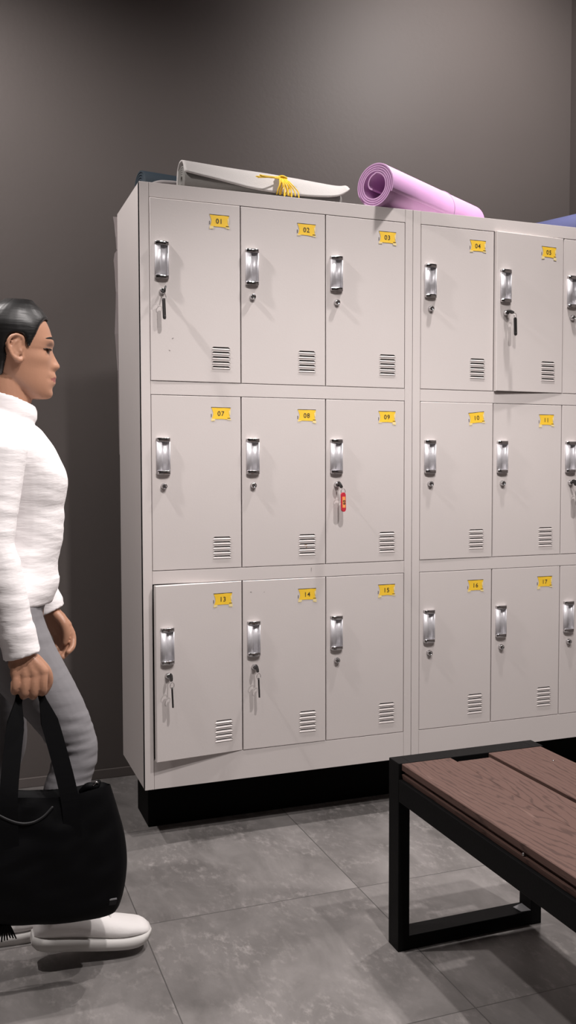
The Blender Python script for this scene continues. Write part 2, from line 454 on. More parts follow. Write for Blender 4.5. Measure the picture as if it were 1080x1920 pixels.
HM, LM = handle_mesh(), lock_mesh()
car = carcass().mesh('carcass')
AJAR = {13: 6.0, 5: 2.6, 1: .25, 14: .25, 10: .2}
TILT = {10: (-.001, .003, math.radians(-6)), 1: (-.002, .001, 0), 7: (0, .001, .01), 4: (0, 0, .0), 5: (0, 0, .01)}
MARKS = {1: [(.068, .128, .0034, 'scuff', .6), (.058, .092, .0030, 'scuff', -.5)], 8: [(.212, .0640, .0045, 'rust', 0), (.215, .057, .003, 'rust', .8)],
         14: [(.028, .497, .003, 'scuff', 0), (.072, .495, .002, 'scuff', .2)]}
DOOR_PLACE = {}
def cabinet(x0, label, nums):
    t = thing('locker_cabinet', label, 'locker', (x0, 0, ZB))
    c = link('carcass', car, t); c.location = (0, 0, -ZB)
    if x0 == 0:                                                  # small pen tick on the rail
        b = MB(); b.add([(.540, -.0008, .836), (.5418, -.0008, .836), (.5408, -.0008, .822), (.5398, -.0008, .827)], [(0, 1, 2, 3)], 'scuff')
        o = b.build('pen_mark', t); o.location = (0, 0, -ZB)
    for r, (zh, zl) in enumerate(ROWS):
        for k in range(3):
            n = nums[r][k]; h = zh-zl
            mb = door_mesh(h, MARKS.get(n, ()))
            ang = math.radians(AJAR.get(n, 0))
            # hinge on the right edge
            mb.v = [v-Vector((DW, 0, 0)) for v in mb.v]
            d = mb.build('door', t, {13: 'door standing slightly ajar', 5: 'door a little ajar'}.get(n))
            d.location = (A_+(k+1)*DW, 0, zl-ZB); d.rotation_euler = (0, 0, ang)
            if ang: d.location.y = -.001
            hd = link('handle', HM, d, 'chrome and aluminium pull'); hd.location = (.0155-DW, 0, h-.2385)
            lk = link('lock', LM, d, 'chrome cylinder lock'); lk.location = (.038-DW, 0, h-.2735)
            s = '%02d' % n
            tx = TILT.get(n, (0, 0, 0))
            lb = link('number_label', label_mesh(s, *tx, seed=n), d, 'yellow paper number label %s' % s); lb.location = (.217-DW, 0, h-.0555)
            p = Matrix.Translation(d.location+Vector((x0, 0, ZB))) @ Matrix.Rotation(ang, 4, 'Z') @ Matrix.Translation((.038-DW, 0, h-.2735))
            DOOR_PLACE[n] = p
    return t
cabL = cabinet(0, 'light grey steel locker cabinet with doors 01 to 15, nearest the walking woman', [(1, 2, 3), (7, 8, 9), (13, 14, 15)])
cabR = cabinet(WL, 'light grey steel locker cabinet with doors 04 to 17, behind the wooden bench', [(4, 5, 6), (10, 11, 12), (16, 17, 18)])
# torn plastic film along the back left edge of the left cabinet
b = MB()
def film(zs, base):
    for i in range(len(zs)-1):
        (za, wa), (zb_, wb) = zs[i], zs[i+1]
        b.loft([[(-wa, DP, za), (0, DP, za), (0, DP+.0006, za), (-wa, DP+.0006, za)], [(-wb, DP+.004*(i % 2), zb_), (0, DP, zb_), (0, DP+.0006, zb_), (-wb, DP+.0046*(i % 2), zb_)]], 'film', False)
# film strips are one torn sheet
film([(1.985, .014), (1.96, .010), (1.92, .006), (1.88, .004), (1.875, .003), (1.865, .010), (1.84, .013), (1.80, .010), (1.74, .007), (1.68, .009), (1.60, .012), (1.55, .009), (1.48, .004), (1.3, .003), (1.2, .001)], 0)
o = b.build('torn_film', cabL, 'torn whitish plastic film on the back edge'); o.location = (0, 0, -ZB)

# plinth under both cabinets
b = MB(); b.box((.042, .167, 0), (1.76, .343, ZB), 'plinth_black', .003)
local(b, (.9, .25, 0)); o = b.build('plinth'); o.location = (.9, .25, 0)
tag(o, 'black plinth on the floor beneath the grey lockers', 'plinth')

# ------------------------------------------------------------------ keys
def key(n, label, style, swing=0., face=None):
    """key left in the lock of a door; origin at the lock face"""
    T = DOOR_PLACE[n]
    t = thing('key', label, 'key', group='keys left in the locker doors'); t.matrix_world = T
    R = Matrix.Rotation(swing, 4, 'Y')
    y0 = -.0125
    # blade end and bow
    b = MB()
    b.box((-.0011, y0-.006, -.0042), (.0011, y0+.004, .0042), 'chrome')
    b.v = [R @ v for v in b.v]; b.build('key_blade', t)
    b = MB()
    bow = [(0, .0), (-.010, -.003), (-.0125, -.012), (-.008, -.021), (0, -.0235), (.008, -.021), (.0125, -.012), (.010, -.003)]
    # bow is turned edge-on: its plane runs out from the door
    prof = [(y0-.004-a*.0, 0) for a in ()]
    pl = [Vector((-.0016, y0-.005-.011+q*.95, p)) for p, q in [(-.011, .010), (-.0125, 0), (-.009, -.0095), (0, -.0125), (.009, -.0095), (.0125, 0), (.011, .010)]]
    b.extrude(pl, (.0032, 0, 0), 'black_plastic')
    b.v = [R @ v for v in b.v]; b.build('key_bow', t)
    b = MB(); c = R @ Vector((0, y0-.024, -.0135))
    c = Vector((c.x, c.y, c.z-.009)); nn = 20; rr = .0088
    yaw = {'black': .5, 'edge': .5, 'red': .3, 'tan': .3}[style]
    ring = [c+Vector((rr*math.sin(2*PI*i/nn)*math.cos(yaw), rr*math.sin(2*PI*i/nn)*math.sin(yaw), rr*math.cos(2*PI*i/nn))) for i in range(nn+1)]
    b.tube(ring, .0009, 'chrome', 6); b.build('key_ring', t)
    b = MB(); top = c-Vector((0, 0, rr-.002))
    hw, th, L = .0068, .0022, .060
    if style in ('red', 'tan'): hw, th, L = .0095, .003, .058
    nseg = 8; out = []
    for i in range(nseg+1):
        a = PI*i/nseg; out.append((hw*math.cos(a), hw*math.sin(a)*.8-.004))
    for i in range(nseg+1):
        a = PI+PI*i/nseg; out.append((hw*math.cos(a), -L+hw+hw*math.sin(a)))
    m = {'red': 'red_plastic'}.get(style, 'black_plastic')
    M2 = Matrix.Translation(top) @ Matrix.Rotation({'black': .75, 'edge': 1.15, 'red': .25, 'tan': .05}[style] if face is None else face, 4, 'Z') @ Matrix.Rotation(-.04, 4, 'X')
    b.loft([[(x*.85, -th, z) for x, z in out], [(x, -th*.5, z) for x, z in out], [(x, th*.5, z) for x, z in out], [(x*.85, th, z) for x, z in out]], m, False, T=M2)
    if style in ('black', 'edge'):
        b.lathe([(.0017, 0), (.0015, .0006), (.0005, .0008)], (0, -th, -L+.010), (0, -1, 0), 'chrome', 10, T=M2)
    else:
        lab = {'red': 'orange_label', 'tan': 'tan_label'}[style]
        b.box((-hw*.62, -th-.0004, -L+.013), (hw*.62, -th, -.010), lab, T=M2)
        Tt = M2 @ Matrix.Translation((0, -th-.0008, -L/2+.001)) @ Matrix(((0, 1, 0, 0), (0, 0, 1, 0), (-1, 0, 0, 0), (0, 0, 0, 1)))
        text_into(b, '%02d' % n, .0135, 'ink', Tt, bold=.0004)
    b.build('key_fob', t, {'red': 'red fob with orange label', 'tan': 'black fob with tan label'}.get(style))
    return t
key(1, 'key with black fob hanging from the lock of door 01', 'black', .35)
key(5, 'key with black fob turned sideways in the lock of door 05', 'black', -1.2, .2)
key(9, 'key with red and orange fob in the lock of door 09', 'red', -.5)
key(12, 'key with tan-labelled black fob at the right edge of the photo, beside door 11', 'tan', -.5)
key(13, 'key with narrow black fob in the lock of ajar door 13', 'edge', 0)
key(14, 'key with narrow black fob in the lock of door 14', 'edge', -.15)

# ------------------------------------------------------------------ mats on top of the lockers
def spiral_roll(m, r0, r1, turns, th, length, mb=None, inner_tail=0., start=0., nper=40):
    """rolled sheet along +X from 0 to length, axis at origin, outer end at angle start"""
    b = mb or MB(); pts = []
    n = int(turns*nper)
    for i in range(n+1):
        t = i/n; a = start-2*PI*turns*(1-t); r = r0+(r1-r0)*t
        pts.append((a, r))
    ctr = [(r*math.cos(a), r*math.sin(a)) for a, r in pts]
    if inner_tail:                                               # loose inner end curling into the hole
        a0, r_ = pts[0]; tail = []
        for k in range(14, 0, -1):
            s = k/14; a = a0-s*2.6; r = r_*(1-.62*s*inner_tail)
            tail.append((r*math.cos(a)*.95, r*math.sin(a)*.95))
        ctr = tail+ctr
    def off(c, d):
        res = []
        for i in range(len(c)):
            ax, ay = c[max(i-1, 0)]; bx, by = c[min(i+1, len(c)-1)]
            tx, ty = bx-ax, by-ay; l = math.hypot(tx, ty) or 1
            res.append((c[i][0]+ty/l*d, c[i][1]-tx/l*d))
        return res
    out, inn = off(ctr, th/2), off(ctr, -th/2)
    poly = out+inn[::-1]; N = len(poly); k = len(ctr)
    e = .0012
    xs = [0, e, length-e, length]
    def ringx(x, s):
        o2, i2 = off(ctr, th/2*s), off(ctr, -th/2*s)
        return [(x, p, q) for p, q in o2+i2[::-1]]
    rings = [ringx(xs[0], .75), ringx(xs[1], 1), ringx(xs[2], 1), ringx(xs[3], .75)]
    b.loft(rings, m, True, False)
    for x, s, flip in ((0, .75, 1), (length, .75, 0)):
        o2, i2 = off(ctr, th/2*s), off(ctr, -th/2*s)
        vs = [(x, p, q) for p, q in o2]+[(x, p, q) for p, q in i2]
        b.add(vs, [(i, i+1, k+i+1, k+i) for i in range(k-1)], m)
    return b

# purple mat
t = thing('yoga_mat', 'rolled lilac yoga mat jutting over the front edge above door 03', 'yoga mat', (.772, .022, ZT), 'rolled yoga mats on the lockers')
a = math.atan2(.32, .54); RR = .0725
b = spiral_roll('mat_purple', .0405, RR-.0028, 4.3, .0056, .625, inner_tail=1., start=math.radians(205))
o = b.build('rolled_sheet', t); o.location = (0, 0, RR+.0005); o.rotation_euler = (0, 0, a)
b = MB(); n = 48
mat('band', (.35, .22, .34), .6)
ring = lambda x, r: [(x, r*math.cos(2*PI*i/n), r*math.sin(2*PI*i/n)) for i in range(n)]
b.loft([ring(.395, RR-.001), ring(.3952, RR+.0009), ring(.3985, RR+.0009), ring(.3987, RR-.001)], 'band')  # thin darker ring round the roll
o = b.build('thin_band', t, 'thin dark band round the mat'); o.location = (0, 0, RR+.0005); o.rotation_euler = (0, 0, a)

# grey mat with loose upper flap and yellow cord
GY = .105
t = thing('yoga_mat', 'rolled grey yoga mat tied with yellow cord, above doors 01 to 03', 'yoga mat', (.15, GY, ZT), 'rolled yoga mats on the lockers')
XG = .545
def gh(x):  # half height of the roll along its length
    return interp([(0, .0475), (.15, .043), (.31, .037), (.45, .031), (XG, .029)], x)
b = MB()
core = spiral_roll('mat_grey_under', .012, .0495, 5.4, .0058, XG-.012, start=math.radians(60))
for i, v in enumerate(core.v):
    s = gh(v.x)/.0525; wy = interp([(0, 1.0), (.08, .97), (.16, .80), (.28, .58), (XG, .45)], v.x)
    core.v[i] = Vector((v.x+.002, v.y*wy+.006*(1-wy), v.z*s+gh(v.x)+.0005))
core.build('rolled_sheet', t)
# upper sheet: lies over the roll, its front edge hangs forward
b = MB(); rings = []
def station(tabpx, Y):
    q = [P(px, py, Y) for px, py in tabpx]; return sorted([(v.x-.15, v.z-ZT) for v in q])
crest_t = station([(335, 301), (365, 305.5), (400, 311), (450, 318.5), (500, 326), (560, 336.5), (600, 344), (625, 348.5), (640, 349.5), (652, 346), (661, 339)], GY)
edge_t = station([(345, 318), (370, 325), (400, 333), (440, 344), (470, 352), (520, 361), (570, 366.5), (610, 368), (635, 366), (650, 359), (660, 350)], GY-.058)
NS = 60
for i in range(NS+1):
    x = XG*i/NS; h = gh(x)
    zc = interp(crest_t, x); ze = min(interp(edge_t, x), zc-.004)
    fy = interp([(0, -.0535), (.12, -.058), (.30, -.060), (XG, -.058)], x)
    k = min(1, x/.30)
    ctrl = [(.056, h*.7), (.047, h+.62*(zc-h)), (.022, zc-.002), (-.004, zc), (fy*.55, ze+(zc-ze)*(.80-.12*k)), (fy, ze)]
    pr, _ = crm([Vector((0, a_, c_)) for a_, c_ in ctrl], [1]*len(ctrl), 5)
    up_, lo_ = [], []
    for q in range(len(pr)):
        d = (pr[min(q+1, len(pr)-1)]-pr[max(q-1, 0)]).normalized(); nn = Vector((0, -d.z, d.y))
        if nn.z < 0 and q > 3: nn = -nn
        if nn.y < 0 and q <= 3: nn = -nn
        up_.append((x, pr[q].y, pr[q].z)); lo_.append((x, pr[q].y-nn.y*.0042, pr[q].z-nn.z*.0042))
    rings.append(up_+lo_[::-1])
b.loft(rings, 'mat_grey', True)
b.build('loose_flap', t, 'light grey upper layer lifting off the roll')
# cord
b = MB(); r = random.Random(3)
cx = .315
for k in range(7):
    x = cx-.012+k*.0042; h = gh(x); pts = []
    for i in range(15):
        u = i/14; ang = -.55+u*(PI+.75)
        y = -.072*math.cos(ang); z = h+.004+(h+.008)*math.sin(ang)
        pts.append((x+.010*(u-.4)*(r.random()-.5)*2+.012*(u < .25)*(.25-u)*4*(k-3)/3, y, max(.004, z)))
    b.tube(pts, .0021, 'cord_yellow', 6)
for k in range(5):                                               # loose ends in front
    x = cx-.006+k*.007
    pts = [(x-.004, -.060, .062), (x, -.078, .048), (x+.003+.004*k, -.082, .026), (x+.006+.005*(k-1), -.086, .006+.004*(k % 2))]
    b.tube(pts, .0021, 'cord_yellow', 6, sub=4)
for k in range(4):
    pts = [(cx-.004, -.050, .069+.002*k), (cx-.03, -.066, .066+.001*k), (cx-.055, -.074, .063+.003*(k % 2)), (cx-.078-.006*k, -.078, .064-.003*k+.005*(k % 2))]
    b.tube(pts, .0019, 'cord_yellow', 6, sub=4)
b.tube([(cx-.014, -.044, .075), (cx, -.052, .078), (cx+.016, -.050, .074)], .004, 'cord_yellow', 8, sub=4)
b.build('cord', t, 'yellow cord knotted round the mat')

# dark teal mat behind the grey one
t = thing('yoga_mat', 'rolled dark teal mat at the left end, behind the grey mat', 'yoga mat', (.048, .235, ZT), 'rolled yoga mats on the lockers')
b = spiral_roll('mat_teal', .012, .0500, 4.6, .0065, .58, start=math.radians(235))
o = b.build('rolled_sheet', t); o.location = (0, 0, .0545); o.rotation_euler = (0, 0, math.radians(9))
b = MB()
def ribbon(mb, pts, w, th, m, sub=8, wid=(1, 0, 0)):
    pts, _ = crm([Vector(p) for p in pts], [1]*len(pts), sub); wid = Vector(wid).normalized(); rings = []
    for i, p in enumerate(pts):
        tt = (pts[min(i+1, len(pts)-1)]-pts[max(0, i-1)]).normalized()
        wv = (wid-tt*wid.dot(tt)).normalized(); nv = tt.cross(wv)
        rings.append([p+wv*w/2+nv*th/2, p-wv*w/2+nv*th/2, p-wv*w/2-nv*th/2, p+wv*w/2-nv*th/2])
    mb.loft(rings, m, True)
ribbon(b, [(.006, -.052, .004), (.016, -.062, .034), (.045, -.064, .052), (.085, -.060, .058), (.13, -.050, .060)], .016, .004, 'strap_grey', wid=(0, -.3, 1))
b.build('carry_strap', t, 'grey strap across the dark roll')

# blue mat at the right edge
t = thing('yoga_mat', 'rolled blue mat at the right end, above doors 05 and 06', 'yoga mat', (1.825, .03, ZT), 'rolled yoga mats on the lockers')
b = spiral_roll('mat_blue', .020, .0625, 5.0, .0065, .42, start=math.radians(250), inner_tail=.5)
o = b.build('rolled_sheet', t); o.location = (0, 0, .0665); o.rotation_euler = (0, 0, math.radians(112))

# ------------------------------------------------------------------ bench
BX0, BX1, BY0, BY1, BH = .446, .850, -.744, -2.26, .456
t = thing('bench', 'wooden slat bench with black steel frame, in front of the lockers', 'bench', ((BX0+BX1)/2, BY0, 0))
org = Vector(((BX0+BX1)/2, BY0, 0))
def leg_frame(y0, y1):
    b = MB(); tx = .030
    b.box((BX0, y1, 0), (BX0+tx, y0, BH), 'black_steel', .0015); b.box((BX1-tx, y1, 0), (BX1, y0, BH), 'black_steel', .0015)
    b.box((BX0+tx-.001, y1, .003), (BX1-tx+.001, y0, .036), 'black_steel', .0015)
    b.box((BX0+tx-.001, y1, BH-.036), (BX1-tx+.001, y0, BH), 'black_steel', .0015)
    return local(b, org)
leg_frame(BY0, BY0-.052).build('leg_frame', t); leg_frame(BY1+.052, BY1).build('leg_frame', t)
for x in (BX0, BX1-.03):
    b = MB(); b.box((x, BY1+.052, .365), (x+.03, BY0-.052, .418), 'black_steel', .0015); local(b, org).build('side_rail', t)
for y in (-1.25, -1.75):
    b = MB(); b.box((BX0+.03, y-.03, .385), (BX1-.03, y, .416), 'black_steel'); local(b, org).build('cross_bar', t)
b = MB(); b.box((.655, BY1+.052, .378), (.712, BY0-.075, .4175), 'black_steel', .0015); local(b, org).build('light_block_rail', t)  # unseen rail, added to block light falling through the plank gap
def plank(x0, x1, notch=None):
    b = MB(); z0, z1 = .4185, BH-.0005; zg0, zg1 = z0+.012, z0+.021; g = .008; c = .0015
    def prof(xa, xb, ga, gb):
        p = [(xa+(g*.3 if ga else 0), z0), (xb, z0)]
        if gb: p += [(xb, zg0), (xb-g, zg0+.001), (xb-g, zg1), (xb, zg1+.001)]
        p += [(xb, z1-c), (xb-c, z1), (xa+c, z1), (xa, z1-c)]
        if ga: p += [(xa, zg1+.001), (xa+g, zg1), (xa+g, zg0+.001), (xa, zg0)]
        return p
    def ex(pr, ya, yb):
        b.loft([[(x, y, z) for x, z in pr] for y in (ya, yb)], 'composite_wood', False)
    ys = BY0-.0545; ye = BY1+.054
    if notch:
        xn, yn = notch
        ex(prof(x0, xn, True, False), ys, ye); ex(prof(xn, x1, False, True), yn, ye)
    else: ex(prof(x0, x1, True, True), ys, ye)
    return local(b, org)
plank(.453, .676, (.585, -.829)).build('plank', t); plank(.690, .842).build('plank', t)
def screw(x, y, z, r=.004):
    b = MB(); b.lathe([(r, 0), (r*.9, .001), (r*.2, .0014)], (x, y, z), (0, 0, 1), 'chrome', 12); local(b, org).build('screw', t)
screw(.598, -.803, .421, .003); screw(.617, -.803, .421, .003)
p = P(1037, 1420, -.9); screw(.80, -.905, BH, .0025)
b = MB(); b.lathe([(.0035, 0), (.003, .0012), (.0008, .0016)], (.4545, -1.285, .4345), (-1, 0, .4), 'chrome', 12); local(b, org).build('screw', t)
b = MB(); ww = [(BX1-.03, BY0-.010, .0365), (BX1-.062, BY0-.020, .0365), (BX1-.056, BY0-.048, .0365), (BX1-.03, BY0-.050, .0365)]
b.loft([ww, [(x, y, z+.0015) for x, y, z in ww]], 'tag_grey', False); local(b, org).build('weld_plate', t, 'bare metal weld in the frame corner')

# ------------------------------------------------------------------ ceiling downlights
LIGHTS = [(1.44, -.34, 95, 112, 1, (.05, 1.03, -.62)), (1.20, -.34, 150, 100, .5, None), (-1.15, -.30, 178, 165, .5, None), (-.75, -1.75, 40, 84, .5, None), (.35, -1.75, 185, 120, .5, None), (1.10, -2.10, 180, 130, .5, None)]
t0 = None
for x, y, pw, cone, blend, aim in LIGHTS:
    if t0 is None:
        t0 = thing('ceiling_downlight', 'round recessed downlight in the ceiling above the lockers and bench', 'ceiling lamp', (x, y, ZC), 'ceiling downlights')
        b = MB(); b.lathe([(.055, -.004), (.062, 0), (.062, .001)], (0, 0, -.001), (0, 0, 1), 'lamp_white', 28)
        b.build('trim_ring', t0)
        b = MB(); b.disc((0, 0, -.0055), .042, (0, 0, -1), 'lamp_glow', 28); b.build('lamp_disc', t0)
    else:
        q = copy_tree(t0); q.location = (x, y, ZC)
    ld = D.lights.new('downlight_beam', 'SPOT'); ld.energy = pw; ld.color = (1, .94, .915)
    ld.spot_size = math.radians(cone); ld.spot_blend = blend; ld.shadow_soft_size = .035
    lo = D.objects.new('downlight_beam', ld); COL.objects.link(lo); lo.location = (x, y, ZC-.03)
    if aim: lo.rotation_euler = Vector(aim).to_track_quat('-Z', 'Y').to_euler()

w = D.worlds.new('world'); bpy.context.scene.world = w; w.use_nodes = True
w.node_tree.nodes['Background'].inputs[0].default_value = (.8, .82, .9, 1); w.node_tree.nodes['Background'].inputs[1].default_value = .02

# ------------------------------------------------------------------ the walking woman
YM = -.42                                                       # her mid plane
def H(px, py, Y=YM): return P(px, py, Y)
def remesh(mb, voxel, smooth=3, fac=.5):
    me = mb.mesh('tmp'); o = D.objects.new('tmp', me); COL.objects.link(o)
    md = o.modifiers.new('r', 'REMESH'); md.mode = 'VOXEL'; md.voxel_size = voxel; md.use_smooth_shade = True
    if smooth:
        s = o.modifiers.new('s', 'SMOOTH'); s.iterations = smooth; s.factor = fac
    dg = bpy.context.evaluated_depsgraph_get()
    out = D.meshes.new_from_object(o.evaluated_get(dg))
    D.objects.remove(o); D.meshes.remove(me)
    for p in out.polygons: p.use_smooth = True
    return out
person = thing('person', 'woman in white long-sleeved top and grey leggings walking right, carrying a black bag', 'person', (-.30, YM, 0))
PO = Vector((-.30, YM, 0))
def pbuild(mb_or_me, name, label=None, parent=None):
    me = mb_or_me.mesh(name) if isinstance(mb_or_me, MB) else mb_or_me
    me.name = name
    me.transform(Matrix.Translation(-PO))
    o = link(name, me, parent or person, label); return o

# --- head: horizontal slices, front profile traced along the mid line
prof_px = [(62, 576), (74, 588), (83, 600), (87.5, 607), (92.4, 618), (96.3, 630), (99.6, 640.5), (101.2, 648), (98.6, 655), (98.9, 660), (101.5, 666),
           (105.0, 673), (109.5, 681), (112.6, 686.5), (112.0, 690.5), (107.5, 694.5), (103.6, 697), (103.6, 701), (105.6, 706), (106.0, 709.5), (103.4, 712.5), (104.6, 716), (104.3, 720.5), (101.0, 724.5), (98.2, 728.5), (98.2, 733), (99.2, 738), (98.0, 743), (94.0, 747), (87, 749)]
base_px = [(62, 576), (74, 588), (83, 600), (87.5, 607), (92.4, 618), (96.0, 630), (98.2, 640), (98.4, 648), (97.2, 655), (96.4, 662), (96.0, 672), (96.0, 684), (96.5, 695), (97.5, 706), (97.5, 716), (96.5, 726), (95.5, 734), (95, 740), (92, 746), (86, 749)]
def tab(pxs):
    q = [H(*p) for p in pxs]; q = sorted([(v.z, v.x) for v in q]); return q
TP, TB = tab(prof_px), tab(base_px)
zchin = TP[0][0]; zs_top = H(20, 560).z-.004
XE = H(26, 659).x                                               # ear hole
ztop_px = [(20, 562), (36, 567), (52, 575.5), (62, 583)]
TS = sorted([(H(*p).z, H(*p).x) for p in ztop_px])
def x_front(z, full=True):
    if z > TB[-1][0]-.002:
        zz = max(z, TB[-1][0]); u = min(1, (zz-TB[-1][0])/(zs_top-TB[-1][0]))
        x0 = TB[-1][1]; return x0-(x0-(XE+.012))*(1-math.sqrt(max(0, 1-u*u)))
    return interp(TP if full else TB, z)
ZH = zs_top-zchin
XBK = x_front(H(92, 622).z)-.178                                # back of the skull
def x_back(z):
    u = (z-zchin)/ZH
    return interp([(0, XE+.010), (.10, XE-.012), (.22, XE-.052), (.36, XBK+.018), (.55, XBK), (.75, XBK+.008), (.88, XBK+.038), (.96, XBK+.072), (1, XE-.006)], u)
def halfw(z):
    u = (z-zchin)/ZH
    return interp([(0, .020), (.05, .033), (.12, .044), (.22, .053), (.34, .060), (.46, .0655), (.58, .069), (.72, .0695), (.84, .060), (.92, .046), (.97, .028), (1, .008)], u)
ZEYE = H(92, 658).z; ZBR = H(95, 642).z; ZN = H(111, 688).z; ZM = H(104, 712.5).z
def head_pt(z, th, grow=0.):
    xf, xb, w = x_front(z, False), x_back(z), halfw(z)
    u = (z-zchin)/ZH
    xc = xb+(xf-xb)*.46
    c, s = math.cos(th), math.sin(th)
    n = 2.25 if c > 0 else 2.1
    ax = (xf-xc) if c > 0 else (xc-xb)
    x = xc+(ax+grow)*math.copysign(abs(c)**(2/n), c); y = (w+grow)*math.copysign(abs(s)**(2/n), s)
    if c > 0 and grow == 0:
        # narrower face towards chin and mouth
        t = max(0, min(1, (x-xc)/max(1e-4, ax)))
        y *= 1-.10*t*t*(1 if u < .5 else .3)
        f = interp(TP, z)-xf if TP[0][0] < z < TP[-1][0] else 0
        if ZN-.016 < z < ZEYE+.012: sg = interp([(ZN-.016, .013), (ZN-.004, .0135), (ZN+.004, .0125), (ZEYE-.006, .0075), (ZEYE+.012, .009)], z)
        elif z >= ZEYE+.012: sg = .022
        elif z > ZM-.018: sg = .018
        else: sg = .020
        x += f*math.exp(-(y/sg)**2)
        ay = abs(y)
        g = lambda a, b, sa, sb: math.exp(-((ay-a)/sa)**2-((z-b)/sb)**2)
        x -= .0090*g(.030, ZEYE+.001, .013, .0085)               # eye socket
        x += .0042*g(.031, ZEYE+.0005, .0115, .0050)             # lid over the eyeball
        x += .0035*g(.030, ZBR, .018, .006)                      # brow ridge
        x += .0035*g(.042, ZEYE-.026, .018, .014); y += math.copysign(.0020*g(.045, ZEYE-.022, .02, .014), s)  # cheek
        x += .0045*g(.0125, ZN-.001, .0058, .0065)               # nostril wings
        x -= .0022*g(.026, ZM, .006, .006)                       # mouth corner
        x -= .0012*g(.021, ZN-.012, .006, .012)                  # fold beside the nose
    return Vector((x, YM+y, z))
NZ, NT = 120, 120
def head_rings():
    rings = []
    for i in range(NZ+1):
        z = zchin+.0005+(ZH-.0012)*i/NZ
        rings.append([head_pt(z, 2*PI*j/NT) for j in range(NT)])
    return rings
body = MB(); K = 'skin'
body.loft(head_rings(), K)
# jaw underside and neck
nb, nt_ = Vector((-.405, YM, 1.245)), Vector((XE-.022, YM, H(30, 700).z))
body.tube([nb, nb.lerp(nt_, .5)+Vector((.002, 0, 0)), nt_, nt_+Vector((0, 0, .03))], [.058, .050, .050, .046], K, 24, sub=5, ref=(1, 0, 0), flat=.96)
body.tube([H(58, 742), H(40, 742), H(24, 734)], [.018, .028, .030], K, 16, sub=3, flat=1.15, ref=(0, 0, 1))
# ears
for sd in (-1, 1):
    ey = YM+sd*.0685
    ctr = H(25, 660)
    def E_(px, py, dy=0): 
        q = H(px, py); return Vector((q.x, ey+sd*dy, q.z))
    helix = [E_(38, 653, -.004), E_(39, 643, .002), E_(34, 637.5, .006), E_(26, 635.8, .010), E_(17, 639.5, .013), E_(11.8, 648, .014), E_(12.5, 660, .013), E_(18, 672, .010), E_(24, 679, .006)]
    body.tube(helix, [.0035, .0038, .0038, .004, .0042, .0042, .0040, .0040, .0045], K, 10, sub=5, round_ends=True)
    body.tube([E_(24, 676, .006), E_(30, 681, .003), E_(35, 681, .000), E_(37, 677, -.002)], [.0045, .0058, .0055, .004], K, 10, sub=4, round_ends=True)
    body.tube([E_(30, 645, .006), E_(23, 650, .008), E_(20, 659, .008), E_(24, 668, .006), E_(30, 671, .004)], .0032, K, 8, sub=4, round_ends=True)
    body.tube([E_(36, 660, -.001), E_(35, 665, .003), E_(36, 670, -.001)], [.004, .0042, .004], K, 8, sub=3, round_ends=True)
    pts = [E_(14+0, 655), ]
    body.ball(E_(24, 656, .003), (.0150, .0042, .024), K, 18, 10)

# --- torso and limbs (the body under the clothes)
def ring_xy(xf, xb, w, z, n=32, e=2.3, yc=YM, tilt=0.):
    xc = (xf+xb)/2; a = (xf-xb)/2; r = []
    for j in range(n):
        c, s = math.cos(2*PI*j/n), math.sin(2*PI*j/n)
        dx = a*math.copysign(abs(c)**(2/e), c)
        r.append(Vector((xc+dx, yc+w*math.copysign(abs(s)**(2/e), s), z+tilt*dx)))
    return r
front_px = [(50, 783), (58, 794), (73, 804), (87, 820.5), (101, 840), (114, 865), (122.5, 885), (126, 904), (124, 923), (119.5, 943), (119, 968), (118.5, 990), (116, 1013), (109, 1043), (107, 1060), (109, 1078), (105, 1096), (98, 1112), (93, 1130)]
TF = sorted([(H(*p).z, H(*p).x) for p in front_px])
back_t = [(.80, -.50), (.86, -.515), (.92, -.50), (1.0, -.475), (1.08, -.487), (1.16, -.510), (1.22, -.512), (1.26, -.475), (1.30, -.445)]
wid_t = [(.80, .158), (.86, .155), (.93, .138), (1.0, .127), (1.08, .138), (1.15, .156), (1.20, .166), (1.235, .150), (1.255, .110), (1.275, .068), (1.30, .055)]
def torso(mb, m, grow, z0, z1, n=40, NR=44):
    rings = []
    for i in range(NR+1):
        z = z0+(z1-z0)*i/NR
        rings.append(ring_xy(interp(TF, z)+grow, interp(back_t, z)-grow, interp(wid_t, z)+grow, z, n, 2.25))
    mb.loft(rings, m)
torso(body, K, -.026, .86, 1.262)
# arms: near arm hangs with the bag, far arm swings forward
YA, YB = YM-.172, YM+.172
sh_n = P(-2, 842, YA); el_n = P(-14, 1018, YA-.030); wr_n = P(38, 1218, YA-.035)
sh_f = P(20, 835, YB); el_f = P(24, 1000, YB+.02); wr_f = P(97, 1143, YB+.005)
def arm_path(s, e, w): return [s, s.lerp(e, .3), s.lerp(e, .7), e, e.lerp(w, .25), e.lerp(w, .65), w]
body.tube(arm_path(sh_n, el_n, wr_n), [.047, .042, .038, .036, .036, .030, .024], K, 20, sub=5)
body.tube(arm_path(sh_f, el_f, wr_f), [.046, .041, .038, .036, .036, .029, .023], K, 20, sub=5)
